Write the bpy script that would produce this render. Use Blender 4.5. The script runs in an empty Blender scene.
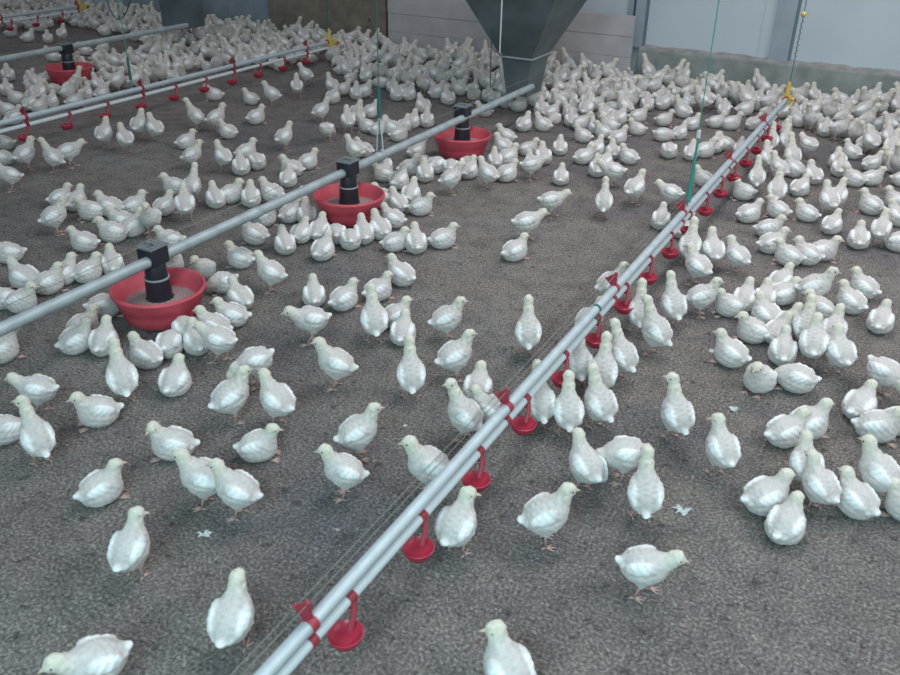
import bpy, math, random
import numpy as np
from mathutils import Vector, Matrix

random.seed(7); RNG = np.random.default_rng(7)
PI = math.pi
SC = bpy.context.scene
COL = SC.collection

# ---------------------------------------------------------------- camera
F, H = 860.0, 1.7
yv = np.array([535.0, 457.5, -F]); yv /= np.linalg.norm(yv)
dn = np.array([-50.0, -1660.0, -F]); dn -= dn.dot(yv) * yv; dn /= np.linalg.norm(dn)
up = -dn; xv = np.cross(yv, up)
R = np.array([xv, yv, up])
cam = bpy.data.cameras.new('camera'); cam.sensor_width = 36.0; cam.lens = F / 900 * 36.0
cam.clip_start = 0.05; cam.clip_end = 100
co = bpy.data.objects.new('camera', cam); COL.objects.link(co)
co.matrix_world = Matrix.Translation((0, 0, H)) @ Matrix([list(r) for r in R]).to_4x4()
SC.camera = co
cam.dof.use_dof = True; cam.dof.focus_distance = 4.4; cam.dof.aperture_fstop = 4.3

def ground(x, y, z=0.0):
    d = R @ np.array([(x - 450) / F, (337.5 - y) / F, -1.0]); t = (z - H) / d[2]
    return d[0] * t, d[1] * t
def pixel(p):
    c = R.T @ (np.array(p, float) - np.array([0, 0, H])); return 450 - F * c[0] / c[2], 337.5 + F * c[1] / c[2]

# ---------------------------------------------------------------- materials
def mat(name, col, rough=0.6, metal=0.0, var=0.0, vscale=8.0, bump=0.0, bscale=60.0, spec=0.5, col2=None, trans=0.0):
    m = bpy.data.materials.new(name); m.use_nodes = True
    nt = m.node_tree; b = nt.nodes['Principled BSDF']
    b.inputs['Base Color'].default_value = (*col, 1); b.inputs['Roughness'].default_value = rough
    b.inputs['Metallic'].default_value = metal; b.inputs['Specular IOR Level'].default_value = spec
    if trans: b.inputs['Transmission Weight'].default_value = trans
    tc = nt.nodes.new('ShaderNodeTexCoord')
    if var or col2:
        n = nt.nodes.new('ShaderNodeTexNoise'); n.inputs['Scale'].default_value = vscale; n.inputs['Detail'].default_value = 5
        nt.links.new(tc.outputs['Object'], n.inputs['Vector'])
        r = nt.nodes.new('ShaderNodeValToRGB')
        c2 = col2 or tuple(c * (1 - var) for c in col)
        r.color_ramp.elements[0].position = 0.35; r.color_ramp.elements[0].color = (*c2, 1)
        r.color_ramp.elements[1].position = 0.65; r.color_ramp.elements[1].color = (*col, 1)
        nt.links.new(n.outputs['Fac'], r.inputs['Fac']); nt.links.new(r.outputs['Color'], b.inputs['Base Color'])
    if bump:
        n = nt.nodes.new('ShaderNodeTexNoise'); n.inputs['Scale'].default_value = bscale; n.inputs['Detail'].default_value = 4
        nt.links.new(tc.outputs['Object'], n.inputs['Vector'])
        bp = nt.nodes.new('ShaderNodeBump'); bp.inputs['Strength'].default_value = bump; bp.inputs['Distance'].default_value = 0.01
        nt.links.new(n.outputs['Fac'], bp.inputs['Height']); nt.links.new(bp.outputs['Normal'], b.inputs['Normal'])
    return m

def feather_mat():
    m = bpy.data.materials.new('chick_down'); m.use_nodes = True
    nt = m.node_tree; b = nt.nodes['Principled BSDF']
    a = nt.nodes.new('ShaderNodeVertexColor'); a.layer_name = 'tint'
    tc = nt.nodes.new('ShaderNodeTexCoord')
    n = nt.nodes.new('ShaderNodeTexNoise'); n.inputs['Scale'].default_value = 90; n.inputs['Detail'].default_value = 3
    nt.links.new(tc.outputs['Object'], n.inputs['Vector'])
    mx = nt.nodes.new('ShaderNodeMixRGB'); mx.blend_type = 'MULTIPLY'; mx.inputs['Fac'].default_value = 1
    r = nt.nodes.new('ShaderNodeValToRGB')
    r.color_ramp.elements[0].position = 0.3; r.color_ramp.elements[0].color = (0.86, 0.84, 0.84, 1)
    r.color_ramp.elements[1].position = 0.62; r.color_ramp.elements[1].color = (1, 1, 1, 1)
    nt.links.new(n.outputs['Fac'], r.inputs['Fac'])
    nt.links.new(a.outputs['Color'], mx.inputs['Color1']); nt.links.new(r.outputs['Color'], mx.inputs['Color2'])
    nt.links.new(mx.outputs['Color'], b.inputs['Base Color'])
    b.inputs['Roughness'].default_value = 0.9; b.inputs['Specular IOR Level'].default_value = 0.15
    b.inputs['Sheen Weight'].default_value = 0.25; b.inputs['Sheen Roughness'].default_value = 0.6
    bp = nt.nodes.new('ShaderNodeBump'); bp.inputs['Strength'].default_value = 0.5; bp.inputs['Distance'].default_value = 0.004
    nt.links.new(n.outputs['Fac'], bp.inputs['Height']); nt.links.new(bp.outputs['Normal'], b.inputs['Normal'])
    return m

def litter_mat():
    m = bpy.data.materials.new('litter'); m.use_nodes = True
    nt = m.node_tree; b = nt.nodes['Principled BSDF']; L = nt.links.new
    tc = nt.nodes.new('ShaderNodeTexCoord')
    def noise(scale, detail=6, rough=0.6, stretch=None):
        n = nt.nodes.new('ShaderNodeTexNoise'); n.inputs['Scale'].default_value = scale
        n.inputs['Detail'].default_value = detail; n.inputs['Roughness'].default_value = rough
        L(tc.outputs['Object'], n.inputs['Vector']); return n
    def ramp(src, stops):
        r = nt.nodes.new('ShaderNodeValToRGB'); e = r.color_ramp.elements
        while len(e) < len(stops): e.new(0.5)
        for k, (p, c) in enumerate(stops): e[k].position = p; e[k].color = (*c, 1)
        L(src, r.inputs['Fac']); return r
    def mix(kind, fac, a, c):
        x = nt.nodes.new('ShaderNodeMixRGB'); x.blend_type = kind
        if isinstance(fac, float): x.inputs['Fac'].default_value = fac
        else: L(fac, x.inputs['Fac'])
        L(a, x.inputs['Color1']); L(c, x.inputs['Color2']); return x.outputs['Color']
    fine = noise(105, 6, 0.74); mid = noise(9, 5); big = noise(0.9, 4); spots = noise(3.2, 3); crumbs = noise(28, 3, 0.5)
    base = ramp(fine.outputs['Fac'], [(0.33, LIT_D), (0.5, LIT_M), (0.68, LIT_L)])
    tone = ramp(mid.outputs['Fac'], [(0.3, (0.72, 0.72, 0.74)), (0.55, (1, 1, 1)), (0.75, (1.12, 1.09, 1.06))])
    c = mix('MULTIPLY', 1.0, base.outputs['Color'], tone.outputs['Color'])
    large = ramp(big.outputs['Fac'], [(0.35, (0.74, 0.76, 0.82)), (0.5, (1, 0.97, 0.93)), (0.65, (1.08, 1.09, 1.07))])
    c = mix('MULTIPLY', 1.0, c, large.outputs['Color'])
    cr = ramp(crumbs.outputs['Fac'], [(0.60, (0, 0, 0)), (0.70, (0.6, 0.6, 0.6))])
    dk = nt.nodes.new('ShaderNodeRGB'); dk.outputs[0].default_value = (LIT_D[0] * 0.6, LIT_D[1] * 0.6, LIT_D[2] * 0.6, 1)
    c = mix('MIX', cr.outputs['Color'], c, dk.outputs[0])
    dp = ramp(spots.outputs['Fac'], [(0.68, (0, 0, 0)), (0.78, (0.55, 0.55, 0.55))])   # pale dusty droppings
    pale = nt.nodes.new('ShaderNodeRGB'); pale.outputs[0].default_value = (0.36, 0.37, 0.37, 1)
    c = mix('MIX', dp.outputs['Color'], c, pale.outputs[0])
    L(c, b.inputs['Base Color']); b.inputs['Roughness'].default_value = 0.95; b.inputs['Specular IOR Level'].default_value = 0.15
    bp = nt.nodes.new('ShaderNodeBump'); bp.inputs['Strength'].default_value = 0.9; bp.inputs['Distance'].default_value = 0.02
    hs = nt.nodes.new('ShaderNodeMath'); hs.operation = 'ADD'
    L(fine.outputs['Fac'], hs.inputs[0]); L(mid.outputs['Fac'], hs.inputs[1])
    L(hs.outputs[0], bp.inputs['Height']); L(bp.outputs['Normal'], b.inputs['Normal'])
    return m

LIT_D, LIT_M, LIT_L = (0.080, 0.073, 0.067), (0.232, 0.211, 0.202), (0.60, 0.56, 0.54)
M = dict(
    down=feather_mat(), litter=litter_mat(),
    shank=mat('shank_skin', (0.50, 0.33, 0.29), 0.7), beak=mat('beak_horn', (0.56, 0.42, 0.34), 0.5), eye=mat('eye_black', (0.012, 0.01, 0.01), 0.15),
    galv=mat('galvanised_steel', (0.42, 0.48, 0.49), 0.55, 0.35, 0.22, 14, 0.1, 120),
    alu=mat('aluminium_tube', (0.52, 0.59, 0.62), 0.52, 0.3, 0.12, 20),
    pvc=mat('white_plastic_tube', (0.66, 0.71, 0.73), 0.4, 0, 0.08, 30),
    hopper=mat('dull_hopper_steel', (0.17, 0.215, 0.225), 0.5, 0.45, 0.35, 3.5, 0.15, 30),
    hopper_edge=mat('hopper_flange', (0.42, 0.47, 0.48), 0.5, 0.4),
    red=mat('red_plastic', (0.60, 0.080, 0.110), 0.55, 0, 0.22, 12), cup=mat('red_cup_plastic', (0.42, 0.028, 0.058), 0.35, 0, 0.15, 20),
    clip=mat('red_clip_plastic', (0.33, 0.035, 0.055), 0.45), feed=mat('feed_crumble', (0.40, 0.28, 0.27), 0.95, 0, 0.4, 120, 0.6, 200),
    black=mat('black_plastic', (0.018, 0.020, 0.028), 0.42), cap=mat('grey_clamp_top', (0.17, 0.19, 0.20), 0.5),
    ring=mat('worn_grey_ring', (0.28, 0.30, 0.30), 0.5),
    yellow=mat('yellow_plastic', (0.62, 0.46, 0.10), 0.5), wire=mat('steel_wire', (0.24, 0.23, 0.21), 0.6, 0.3),
    green=mat('green_cord', (0.04, 0.26, 0.22), 0.7), greend=mat('dark_green_cord', (0.03, 0.12, 0.11), 0.7), white=mat('white_cord', (0.55, 0.6, 0.6), 0.7),
    metal_y=mat('brass_clip', (0.62, 0.47, 0.20), 0.45, 0.3),
    panel=mat('white_insulated_panel', (0.50, 0.565, 0.60), 0.45, 0, 0.06, 2.5), conc=mat('concrete', (0.29, 0.32, 0.305), 0.9, 0, 0.3, 6, 0.4, 40),
    ledge=mat('ledge_dust', (0.36, 0.34, 0.33), 0.95, 0, 0.35, 12, 0.4, 60),
    post=mat('painted_steel_post', (0.33, 0.39, 0.44), 0.5, 0.1, 0.15, 5), dark=mat('dark_seal', (0.045, 0.075, 0.09), 0.6), seal=mat('blue_seal', (0.13, 0.19, 0.22), 0.6),
    board=mat('whitewashed_board', (0.45, 0.43, 0.435), 0.8, 0, 0.16, 5, 0.2, 30), ply=mat('brown_plywood', (0.235, 0.205, 0.16), 0.85, 0, 0.35, 7, 0.2, 30),
    bluep=mat('blue_grey_panel', (0.25, 0.31, 0.35), 0.6, 0, 0.2, 4), flake=mat('wood_shaving', (0.34, 0.31, 0.28), 0.9, 0, 0.5, 30),
    fluff=mat('feather_fluff', (0.62, 0.63, 0.62), 0.95),
)

# ---------------------------------------------------------------- mesh helpers
class MB:
    def __init__(s): s.v, s.f, s.m = [], [], []
    def add(s, v, f, mi=0):
        o = len(s.v); s.v += [tuple(p) for p in v]; s.f += [tuple(i + o for i in q) for q in f]; s.m += [mi] * len(f)
    def box(s, x0, x1, y0, y1, z0, z1, mi=0):
        v = [(x, y, z) for x in (x0, x1) for y in (y0, y1) for z in (z0, z1)]
        s.add(v, [(0, 1, 3, 2), (4, 6, 7, 5), (0, 4, 5, 1), (2, 3, 7, 6), (0, 2, 6, 4), (1, 5, 7, 3)], mi)
    def tube(s, pts, rad, n=12, mi=0, caps=True):
        pts = [Vector(p) for p in pts]; rad = rad if isinstance(rad, (list, tuple)) else [rad] * len(pts)
        rings = []; pa = None
        for i, p in enumerate(pts):
            t = (pts[min(i + 1, len(pts) - 1)] - pts[max(i - 1, 0)]).normalized()
            if pa is None: pa = t.cross(Vector((0, 0, 1)) if abs(t.z) < 0.9 else Vector((1, 0, 0)))
            pa = (pa - t * pa.dot(t)).normalized(); pb = t.cross(pa).normalized()
            rings.append([p + (pa * math.cos(2 * PI * k / n) + pb * math.sin(2 * PI * k / n)) * rad[i] for k in range(n)])
        v = [q for r_ in rings for q in r_]; f = []
        for i in range(len(pts) - 1):
            for k in range(n):
                f.append((i * n + k, i * n + (k + 1) % n, (i + 1) * n + (k + 1) % n, (i + 1) * n + k))
        if caps: f += [tuple(range(n))[::-1], tuple(range((len(pts) - 1) * n, len(pts) * n))]
        s.add(v, f, mi)
    def lathe(s, prof, n=40, c=(0, 0, 0), mi=0, sx=1.0, sy=1.0):
        v = []; f = []
        for r_, z in prof:
            v += [(c[0] + r_ * sx * math.cos(2 * PI * k / n), c[1] + r_ * sy * math.sin(2 * PI * k / n), c[2] + z) for k in range(n)]
        for i in range(len(prof) - 1):
            for k in range(n): f.append((i * n + k, i * n + (k + 1) % n, (i + 1) * n + (k + 1) % n, (i + 1) * n + k))
        s.add(v, f, mi)
    def ball(s, c, r, n=10, mi=0):
        r = r if isinstance(r, (list, tuple)) else (r, r, r); v = []; f = []
        for i in range(n + 1):
            t = PI * i / n
            for k in range(2 * n):
                p = PI * k / n; v.append((c[0] + r[0] * math.sin(t) * math.cos(p), c[1] + r[1] * math.sin(t) * math.sin(p), c[2] + r[2] * math.cos(t)))
        for i in range(n):
            for k in range(2 * n): f.append((i * 2 * n + k, (i + 1) * 2 * n + k, (i + 1) * 2 * n + (k + 1) % (2 * n), i * 2 * n + (k + 1) % (2 * n)))
        s.add(v, f, mi)
    def mesh(s, name, mats, smooth=True, bevel=0):
        me = bpy.data.meshes.new(name); me.from_pydata(s.v, [], s.f); me.update()
        for m_ in mats: me.materials.append(m_)
        if len(mats) > 1: me.polygons.foreach_set('material_index', s.m)
        if smooth: me.polygons.foreach_set('use_smooth', [True] * len(me.polygons))
        return me
    def obj(s, name, mats, parent=None, smooth=True, loc=None, bevel=0, auto=True):
        mats = mats if isinstance(mats, (list, tuple)) else [mats]
        o = bpy.data.objects.new(name, s.mesh(name, mats, smooth)); COL.objects.link(o)
        if parent is not None: o.parent = parent
        if loc: o.location = loc
        if smooth and auto:
            o.data.set_sharp_from_angle(angle=math.radians(40))
        if bevel:
            b = o.modifiers.new('bevel', 'BEVEL'); b.width = bevel; b.segments = 2; b.limit_method = 'ANGLE'
        return o
def empty(name, loc=(0, 0, 0), rz=0):
    o = bpy.data.objects.new(name, None); COL.objects.link(o); o.location = loc; o.rotation_euler = (0, 0, rz)
    o.empty_display_size = 0.05; return o
def tag(o, label=None, cat=None, group=None, kind=None):
    for k, v in (('label', label), ('category', cat), ('group', group), ('kind', kind)):
        if v: o[k] = v
    return o
def copy_tree(o, parent=None):
    c = o.copy(); COL.objects.link(c); c.parent = parent
    for ch in [x for x in KIDS.get(o.name, [])]: copy_tree(ch, c)
    return c
KIDS = {}
def index_kids():
    KIDS.clear()
    for o in bpy.data.objects:
        if o.parent: KIDS.setdefault(o.parent.name, []).append(o)

# ---------------------------------------------------------------- setting
b = MB(); n = 60
b.box(-16, 6, -1.5, 8.36, -0.1, 0.0); tag(b.obj('floor', M['litter'], smooth=False), kind='structure')
WY = 8.2
# back wall: sandwich panels, seals and posts on a concrete kerb
b = MB(); b.box(-16, 6, WY + 0.10, WY + 0.30, 0.0, 3.2); tag(b.obj('wall_back', M['panel'], smooth=False), kind='structure')
b = MB(); b.box(-2.46, 6, WY - 0.02, WY + 0.12, 0.0, 0.262); tag(b.obj('baseboard_back', M['conc'], smooth=False, bevel=0.012), kind='structure')
b = MB()
v = []; N = 90
for i in range(N + 1):
    x = -2.46 + 8.46 * i / N; h = 0.262 + 0.010 + 0.010 * math.sin(i * 2.1) * math.sin(i * 0.7)
    v += [(x, WY + 0.005 + 0.008 * math.sin(i * 1.3), 0.2625), (x, WY + 0.02, h), (x, WY + 0.099, h + 0.012)]
f = []
for i in range(N): f += [(i * 3, (i + 1) * 3, (i + 1) * 3 + 1, i * 3 + 1), (i * 3 + 1, (i + 1) * 3 + 1, (i + 1) * 3 + 2, i * 3 + 2)]
b.add(v, f); tag(b.obj('trim_1', M['ledge']), kind='structure')
def post(name, x, strips):
    p = empty(name, (x, WY, 0.262))
    for nm, x0, x1, y0, m_ in strips:
        b = MB(); b.box(x0, x1, y0, 0.099, 0.002, 2.9); b.obj(nm, M[m_], p, smooth=False)
    tag(p, kind='structure'); return p
post('trim_2', -1.30, [('flashing', -0.10, -0.002, 0.088, 'panel'), ('post_face', 0, 0.165, 0.04, 'post'), ('rubber_seal', 0.167, 0.183, 0.06, 'seal')])
post('trim_3', -2.62, [('flashing', 0.0, 0.05, 0.07, 'post'), ('rubber_seal', 0.052, 0.078, 0.06, 'dark'), ('post_face', 0.08, 0.175, 0.03, 'post'), ('edge_strip', 0.177, 0.187, 0.05, 'seal')])

# boards against the wall
def boards(name, x0, x1, z1, mat_, n, yoff, label, cat, lean=0.0):
    p = empty(name, (x0, WY + yoff, 0)); w = x1 - x0; h = z1 / n
    for k in range(n):
        b = MB(); o = 0.002 * math.sin(k * 2.3)
        b.box(0, w, o, o + 0.035, k * h + (0.0 if k else 0.0), (k + 1) * h - 0.002)
        b.obj('plank', mat_, p, smooth=False, bevel=0.003)
    for x in (0.08, w / 2, w - 0.1):
        b = MB(); b.box(x, x + 0.05, 0.038, 0.07, 0, z1 - 0.02); b.obj('batten', mat_, p, smooth=False)
    tag(p, label, cat); return p
boards('board_barrier', -5.18, -2.50, 0.555, M['board'], 3, -0.09, 'whitewashed horizontal board barrier standing behind the steel hopper', 'board')
t = empty('plywood_sheet', (-6.83, WY - 0.03, 0))
b = MB(); b.box(0, 1.60, 0, 0.02, 0, 0.80); b.obj('sheet', M['ply'], t, smooth=False)
b = MB(); b.box(1.50, 1.60, -0.022, -0.001, 0.0, 0.80); b.obj('edge_batten', M['ply'], t, smooth=False)
b = MB(); b.ball((1.38, -0.008, 0.27), (0.016, 0.006, 0.016), 6); b.obj('bolt', M['dark'], t)
tag(t, 'brown plywood sheet against the back wall beside the whitewashed boards', 'board')
t = empty('wall_sheet', (-9.2, WY - 0.01, 0))
b = MB(); b.box(0, 2.35, 0, 0.03, 0, 0.85); b.obj('sheet', M['bluep'], t, smooth=False)
b = MB()
for k in range(6): b.box(0.1 + 0.4 * k, 0.13 + 0.4 * k, -0.012, -0.001, 0, 0.85)
b.obj('rib', M['bluep'], t, smooth=False)
tag(t, 'blue grey ribbed sheet against the back wall beyond the small bin', 'board')

# ---------------------------------------------------------------- feeder lines
def feed_pipe(name, X, y0, y1, z, bands, label):
    t = empty(name, (X, y0, z)); L = y1 - y0
    b = MB(); b.tube([(0, 0, 0), (0, L, 0)], 0.0235, 20); b.obj('tube', M['galv'], t)
    for yy in bands:
        b = MB(); b.tube([(0, yy - y0 - 0.035, 0), (0, yy - y0 - 0.03, 0), (0, yy - y0 + 0.03, 0), (0, yy - y0 + 0.035, 0)], [0.0237, 0.0265, 0.0265, 0.0237], 20)
        b.box(-0.008, 0.008, yy - y0 - 0.02, yy - y0 + 0.02, -0.040, -0.02)
        b.obj('coupling_band', M['galv'], t)
    tag(t, label, 'pipe'); return t
feed_pipe('feed_pipe', -2.59, -0.2, 6.03, 0.29, [2.88, 3.95], 'thick galvanised feed pipe carrying three red pans into the big hopper')
feed_pipe('feed_pipe', -6.42, 1.0, 6.45, 0.342, [4.3], 'distant galvanised feed pipe ending at the small grey bin')

def pan_proto():
    t = empty('pan_feeder')
    b = MB()   # deep pan with rolled lip, stepped outside and raised inner floor
    S_ = 1.26; P_ = [(0.0, 0.052), (0.06, 0.052), (0.118, 0.046), (0.138, 0.052), (0.153, 0.070), (0.174, 0.106), (0.183, 0.113), (0.190, 0.1125), (0.1935, 0.107), (0.191, 0.100),
          (0.184, 0.097), (0.171, 0.062), (0.165, 0.058), (0.160, 0.040), (0.145, 0.008), (0.136, 0.001), (0.0, 0.001)]
    b.lathe([(r_, z * S_) for r_, z in P_], 64)
    b.obj('pan', M['red'], t)
    b = MB(); b.lathe([(0.0, 0.092), (0.06, 0.088), (0.10, 0.078), (0.130, 0.0765), (0.1415, 0.078), (0.1415, 0.0725)], 48); b.obj('feed', M['feed'], t)
    b = MB(); b.lathe([(0.0, 0.082), (0.052, 0.082), (0.054, 0.092), (0.049, 0.180), (0.0, 0.180)], 36); b.obj('drop_tube', M['black'], t)
    b = MB(); b.lathe([(0.0505, 0.177), (0.0520, 0.179), (0.0515, 0.184), (0.046, 0.185)], 36); b.obj('tube_ring', M['ring'], t)
    b = MB(); b.lathe([(0.0, 0.183), (0.045, 0.183), (0.044, 0.245), (0.039, 0.255), (0.0, 0.255)], 36)
    b.box(-0.042, 0.042, -0.046, 0.046, 0.245, 0.318); b.obj('pipe_clamp', M['black'], t, bevel=0.004)
    b = MB(); b.box(-0.046, 0.046, -0.050, 0.050, 0.318, 0.327); b.box(-0.028, 0.028, -0.010, 0.010, 0.327, 0.337)
    for sx in (-1, 1): b.box(sx * 0.036 - 0.005, sx * 0.036 + 0.005, -0.04, 0.04, 0.327, 0.332)
    b.obj('clamp_cap', M['cap'], t, smooth=False, bevel=0.003)
    b = MB()
    for k in range(14):
        a = 2 * PI * k / 14
        b.tube([(0.053 * math.cos(a), 0.053 * math.sin(a), 0.098), (0.057 * math.cos(a), 0.057 * math.sin(a), 0.082)], 0.003, 5)
    b.obj('tube_teeth', M['black'], t)
    return t
pp = pan_proto(); index_kids()
for i, (x, y, lab) in enumerate([
        (-2.603, 2.27, 'large red feeder pan with black tube, front pan on the main feed pipe'),
        (-2.585, 3.63, 'red feeder pan with black tube, middle one of three on main pipe'),
        (-2.61, 4.97, 'small red feeder pan just before the steel hopper on main pipe'),
        (-6.42, 5.03, 'dark red feeder pan under the distant feed pipe near the small bin')]):
    o = pp if i == 0 else copy_tree(pp)
    o.location = (x, y, (0.022, 0.026, 0.04, 0.05)[i]); tag(o, lab, 'feeder', 'hanging pan feeders')

# ---------------------------------------------------------------- hoppers
def frust(b, c, h0, z0, h1, z1, mi=0):
    v = []
    for h, z in ((h0, z0), (h1, z1)):
        v += [(c[0] - h[0], c[1] - h[1], z), (c[0] + h[0], c[1] - h[1], z), (c[0] + h[0], c[1] + h[1], z), (c[0] - h[0], c[1] + h[1], z)]
    b.add(v, [(0, 1, 5, 4), (1, 2, 6, 5), (2, 3, 7, 6), (3, 0, 4, 7), (0, 3, 2, 1), (4, 5, 6, 7)], mi)
def hopper(name, cx, cy, zb, zm, zt, hb, hm, ht, label, top=0.5):
    t = empty(name, (cx, cy, zb))
    b = MB(); frust(b, (0, 0), hm, zm - zb + 0.004, ht, zt - zb); frust(b, (0, 0), ht, zt - zb + 0.001, ht, zt - zb + top); b.obj('cone', M['hopper'], t, smooth=False)
    b = MB(); frust(b, (0, 0), hb, 0, (hm[0] - 0.01, hm[1] - 0.01), zm - zb - 0.006); b.obj('boot', M['hopper'], t, smooth=False)
    b = MB(); frust(b, (0, 0), (hm[0] + 0.012, hm[1] + 0.012), zm - zb - 0.006, (hm[0] + 0.012, hm[1] + 0.012), zm - zb + 0.004); b.obj('flange', M['hopper_edge'], t, smooth=False)
    return t
DATA = """
130 548 50 Sr
96 662 184 F
232 618 62 S
508 668 125 Sl
645 566 8 F
786 523 75 L
37 388 150 F
37 438 105 Tl
98 411 182 L
122 378 95 T
175 380 60 L
3 428 200 L
173 443 160 Ll
101 487 10 L
203 478 158 S
237 489 150 S
258 445 350 L
231 397 25 S
277 400 132 S
255 362 188 P
219 339 150 F
336 364 165 S
344 470 172 S
358 432 15 S
429 468 178 S
411 375 92 T
455 356 25 S
447 318 15 S
478 387 82 L
465 414 150 Tl
489 410 160 L
528 333 95 T
457 525 60 Sr
546 516 20 S
586 464 125 W
624 455 190 P
645 493 105 T
677 414 125 Tl
722 449 120 Sl
542 404 110 T
566 410 97 T
600 403 130 T
603 374 95 T
622 356 140 T
580 362 100 T
656 332 150 T
702 295 12 S
673 305 118 T
590 318 45 S
611 284 35 S
640 312 100 T
698 265 150 S
690 246 90 T
713 250 110 S
738 254 150 S
731 353 160 L
756 330 200 L
776 331 60 L
760 378 250 L
790 352 100 L
797 378 180 N
811 344 95 S
835 350 120 S
885 372 335 P
860 404 70 L
878 426 10 L
898 420 20 L
788 430 40 L
806 424 45 L
766 496 40 L
818 479 140 S
809 466 110 S
883 479 160 S
861 497 150 L
899 500 180 L
789 255 180 L
769 228 10 L
772 243 30 L
823 250 10 L
807 254 180 L
781 281 60 L
731 304 200 L
746 299 80 L
762 297 95 L
783 293 30 L
815 288 10 S
819 307 185 L
783 321 60 L
771 316 140 L
808 326 95 T
831 330 90 S
851 301 150 L
864 287 160 L
881 320 85 L
859 238 100 L
832 224 70 L
807 212 170 L
829 200 120 S
838 196 80 S
871 205 165 L
884 229 90 S
897 241 0 L
896 200 180 L
897 216 140 L
872 177 10 L
854 178 180 L
840 168 100 L
800 187 60 L
813 175 120 L
794 169 150 L
896 165 180 L
872 163 40 L
749 213 30 L
777 190 92 T
778 209 170 L
744 191 200 L
757 176 100 T
779 168 150 S
838 161 100 L
852 151 150 L
809 144 140 F
797 120 150 L
825 129 90 L
847 130 30 L
867 132 200 L
889 137 110 S
892 160 180 L
792 156 120 T
785 140 110 T
723 105 160 L
731 92 30 L
748 91 100 L
745 109 20 L
731 123 0 L
754 123 45 L
776 93 10 L
740 149 90 L
725 143 160 L
773 140 95 T
768 160 120 S
784 128 60 L
669 150 90 N
691 152 85 L
705 150 20 L
680 132 60 L
663 134 0 N
664 119 0 L
683 111 150 L
692 123 40 L
716 121 0 L
637 128 200 L
618 137 30 L
629 156 160 L
613 151 100 L
604 163 60 L
638 116 10 L
647 104 100 L
663 103 60 L
608 112 200 L
620 97 0 L
716 145 90 L
640 90 30 L
659 89 180 L
693 94 100 L
604 201 93 T
613 171 185 F
635 188 60 S
671 193 168 F
661 219 87 L
704 178 170 L
684 228 60 L
488 173 150 S
507 173 30 L
532 164 10 F
561 176 90 L
552 200 8 F
527 223 15 F
515 250 40 L
597 168 100 L
524 124 60 L
543 124 150 L
551 112 30 L
528 148 0 L
506 136 170 L
503 146 150 L
560 147 90 L
543 156 100 L
532 162 120 L
584 156 30 L
596 149 60 L
583 135 170 L
595 127 120 L
571 119 100 L
534 97 200 L
556 96 100 L
566 88 30 L
579 105 60 L
595 93 180 L
519 105 0 L
484 110 180 L
535 110 100 L
495 160 100 L
508 157 30 L
364 91 30 L
397 94 100 L
409 94 60 L
423 106 120 L
427 120 90 L
412 121 60 L
437 92 30 L
448 98 110 L
459 89 150 L
473 89 60 L
371 111 30 L
359 118 90 L
367 125 180 L
379 128 10 L
391 128 150 L
404 125 60 L
399 134 0 L
417 150 30 L
423 162 340 N
437 165 60 N
450 167 90 N
468 165 100 N
384 166 100 L
409 168 20 L
364 149 150 L
384 173 180 L
399 180 60 L
425 173 95 L
451 178 20 S
421 206 0 L
396 202 120 L
411 194 70 L
386 199 180 L
393 218 160 L
378 229 120 L
364 233 100 L
395 241 10 L
416 242 95 L
443 238 15 L
469 170 60 L
251 98 150 L
256 117 20 L
272 94 160 S
297 86 90 S
284 136 40 S
321 110 30 S
333 97 60 L
343 89 10 L
357 93 90 L
327 128 60 P
348 120 100 S
357 112 60 L
257 161 100 N
308 161 20 L
292 168 160 L
355 149 150 S
241 166 90 L
288 178 80 L
251 197 90 L
272 193 150 L
264 217 20 L
255 234 150 L
299 204 60 L
292 213 30 L
306 215 100 L
285 243 100 L
304 232 60 L
317 230 70 L
336 233 90 N
323 249 60 L
352 238 90 N
240 257 150 L
271 272 155 S
314 294 90 L
344 298 30 L
311 320 186 F
401 274 140 L
378 289 30 L
374 320 95 T
396 315 30 L
403 331 80 L
240 297 120 L
203 268 230 L
223 281 200 N
232 314 170 L
214 326 150 L
186 330 100 N
172 262 270 L
8 252 180 L
24 277 130 L
49 282 15 L
66 273 30 L
85 271 20 L
112 263 90 L
20 300 340 L
3 297 200 L
104 306 0 N
83 326 20 L
76 340 15 L
104 341 60 L
146 354 130 L
174 343 70 N
192 341 100 L
2 349 20 L
9 174 180 S
60 197 10 L
76 201 45 L
54 216 15 S
92 210 190 L
109 207 150 L
84 241 160 L
113 232 175 L
134 205 10 L
122 221 160 L
133 226 30 L
151 218 250 S
164 206 40 L
185 204 90 S
175 186 180 L
192 185 60 T
216 198 100 L
230 194 0 L
170 238 180 L
25 154 30 S
53 156 150 T
69 152 5 F
104 134 60 S
125 138 110 S
139 125 60 S
155 128 120 S
196 116 165 T
216 118 10 S
214 94 175 L
186 141 15 L
192 154 10 S
223 156 120 S
17 98 170 L
39 106 20 L
51 102 60 L
75 101 10 L
86 94 60 L
102 93 30 L
60 87 0 N
35 92 150 L
7 109 170 L
14 117 30 L
7 89 90 L
3 142 180 L
2 157 150 L
11 32 0 L
28 37 20 L
48 38 90 L
62 33 60 S
40 27 150 L
76 22 0 L
92 24 30 L
106 31 10 L
53 56 150 L
8 75 90 L
31 79 60 L
44 79 20 L
85 50 160 L
103 48 20 L
63 84 60 N
101 65 60 L
113 71 150 L
97 79 30 L
116 59 100 L
153 52 30 L
167 42 100 L
181 40 60 L
187 59 160 L
199 63 60 L
177 67 20 L
165 64 60 L
149 73 110 L
219 55 10 L
207 48 60 L
221 37 150 L
127 72 60 L
228 131 150 L
306 74 150 S
332 85 120 S
246 152 20 L
"""
def c_scale(c): return 0.0
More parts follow.
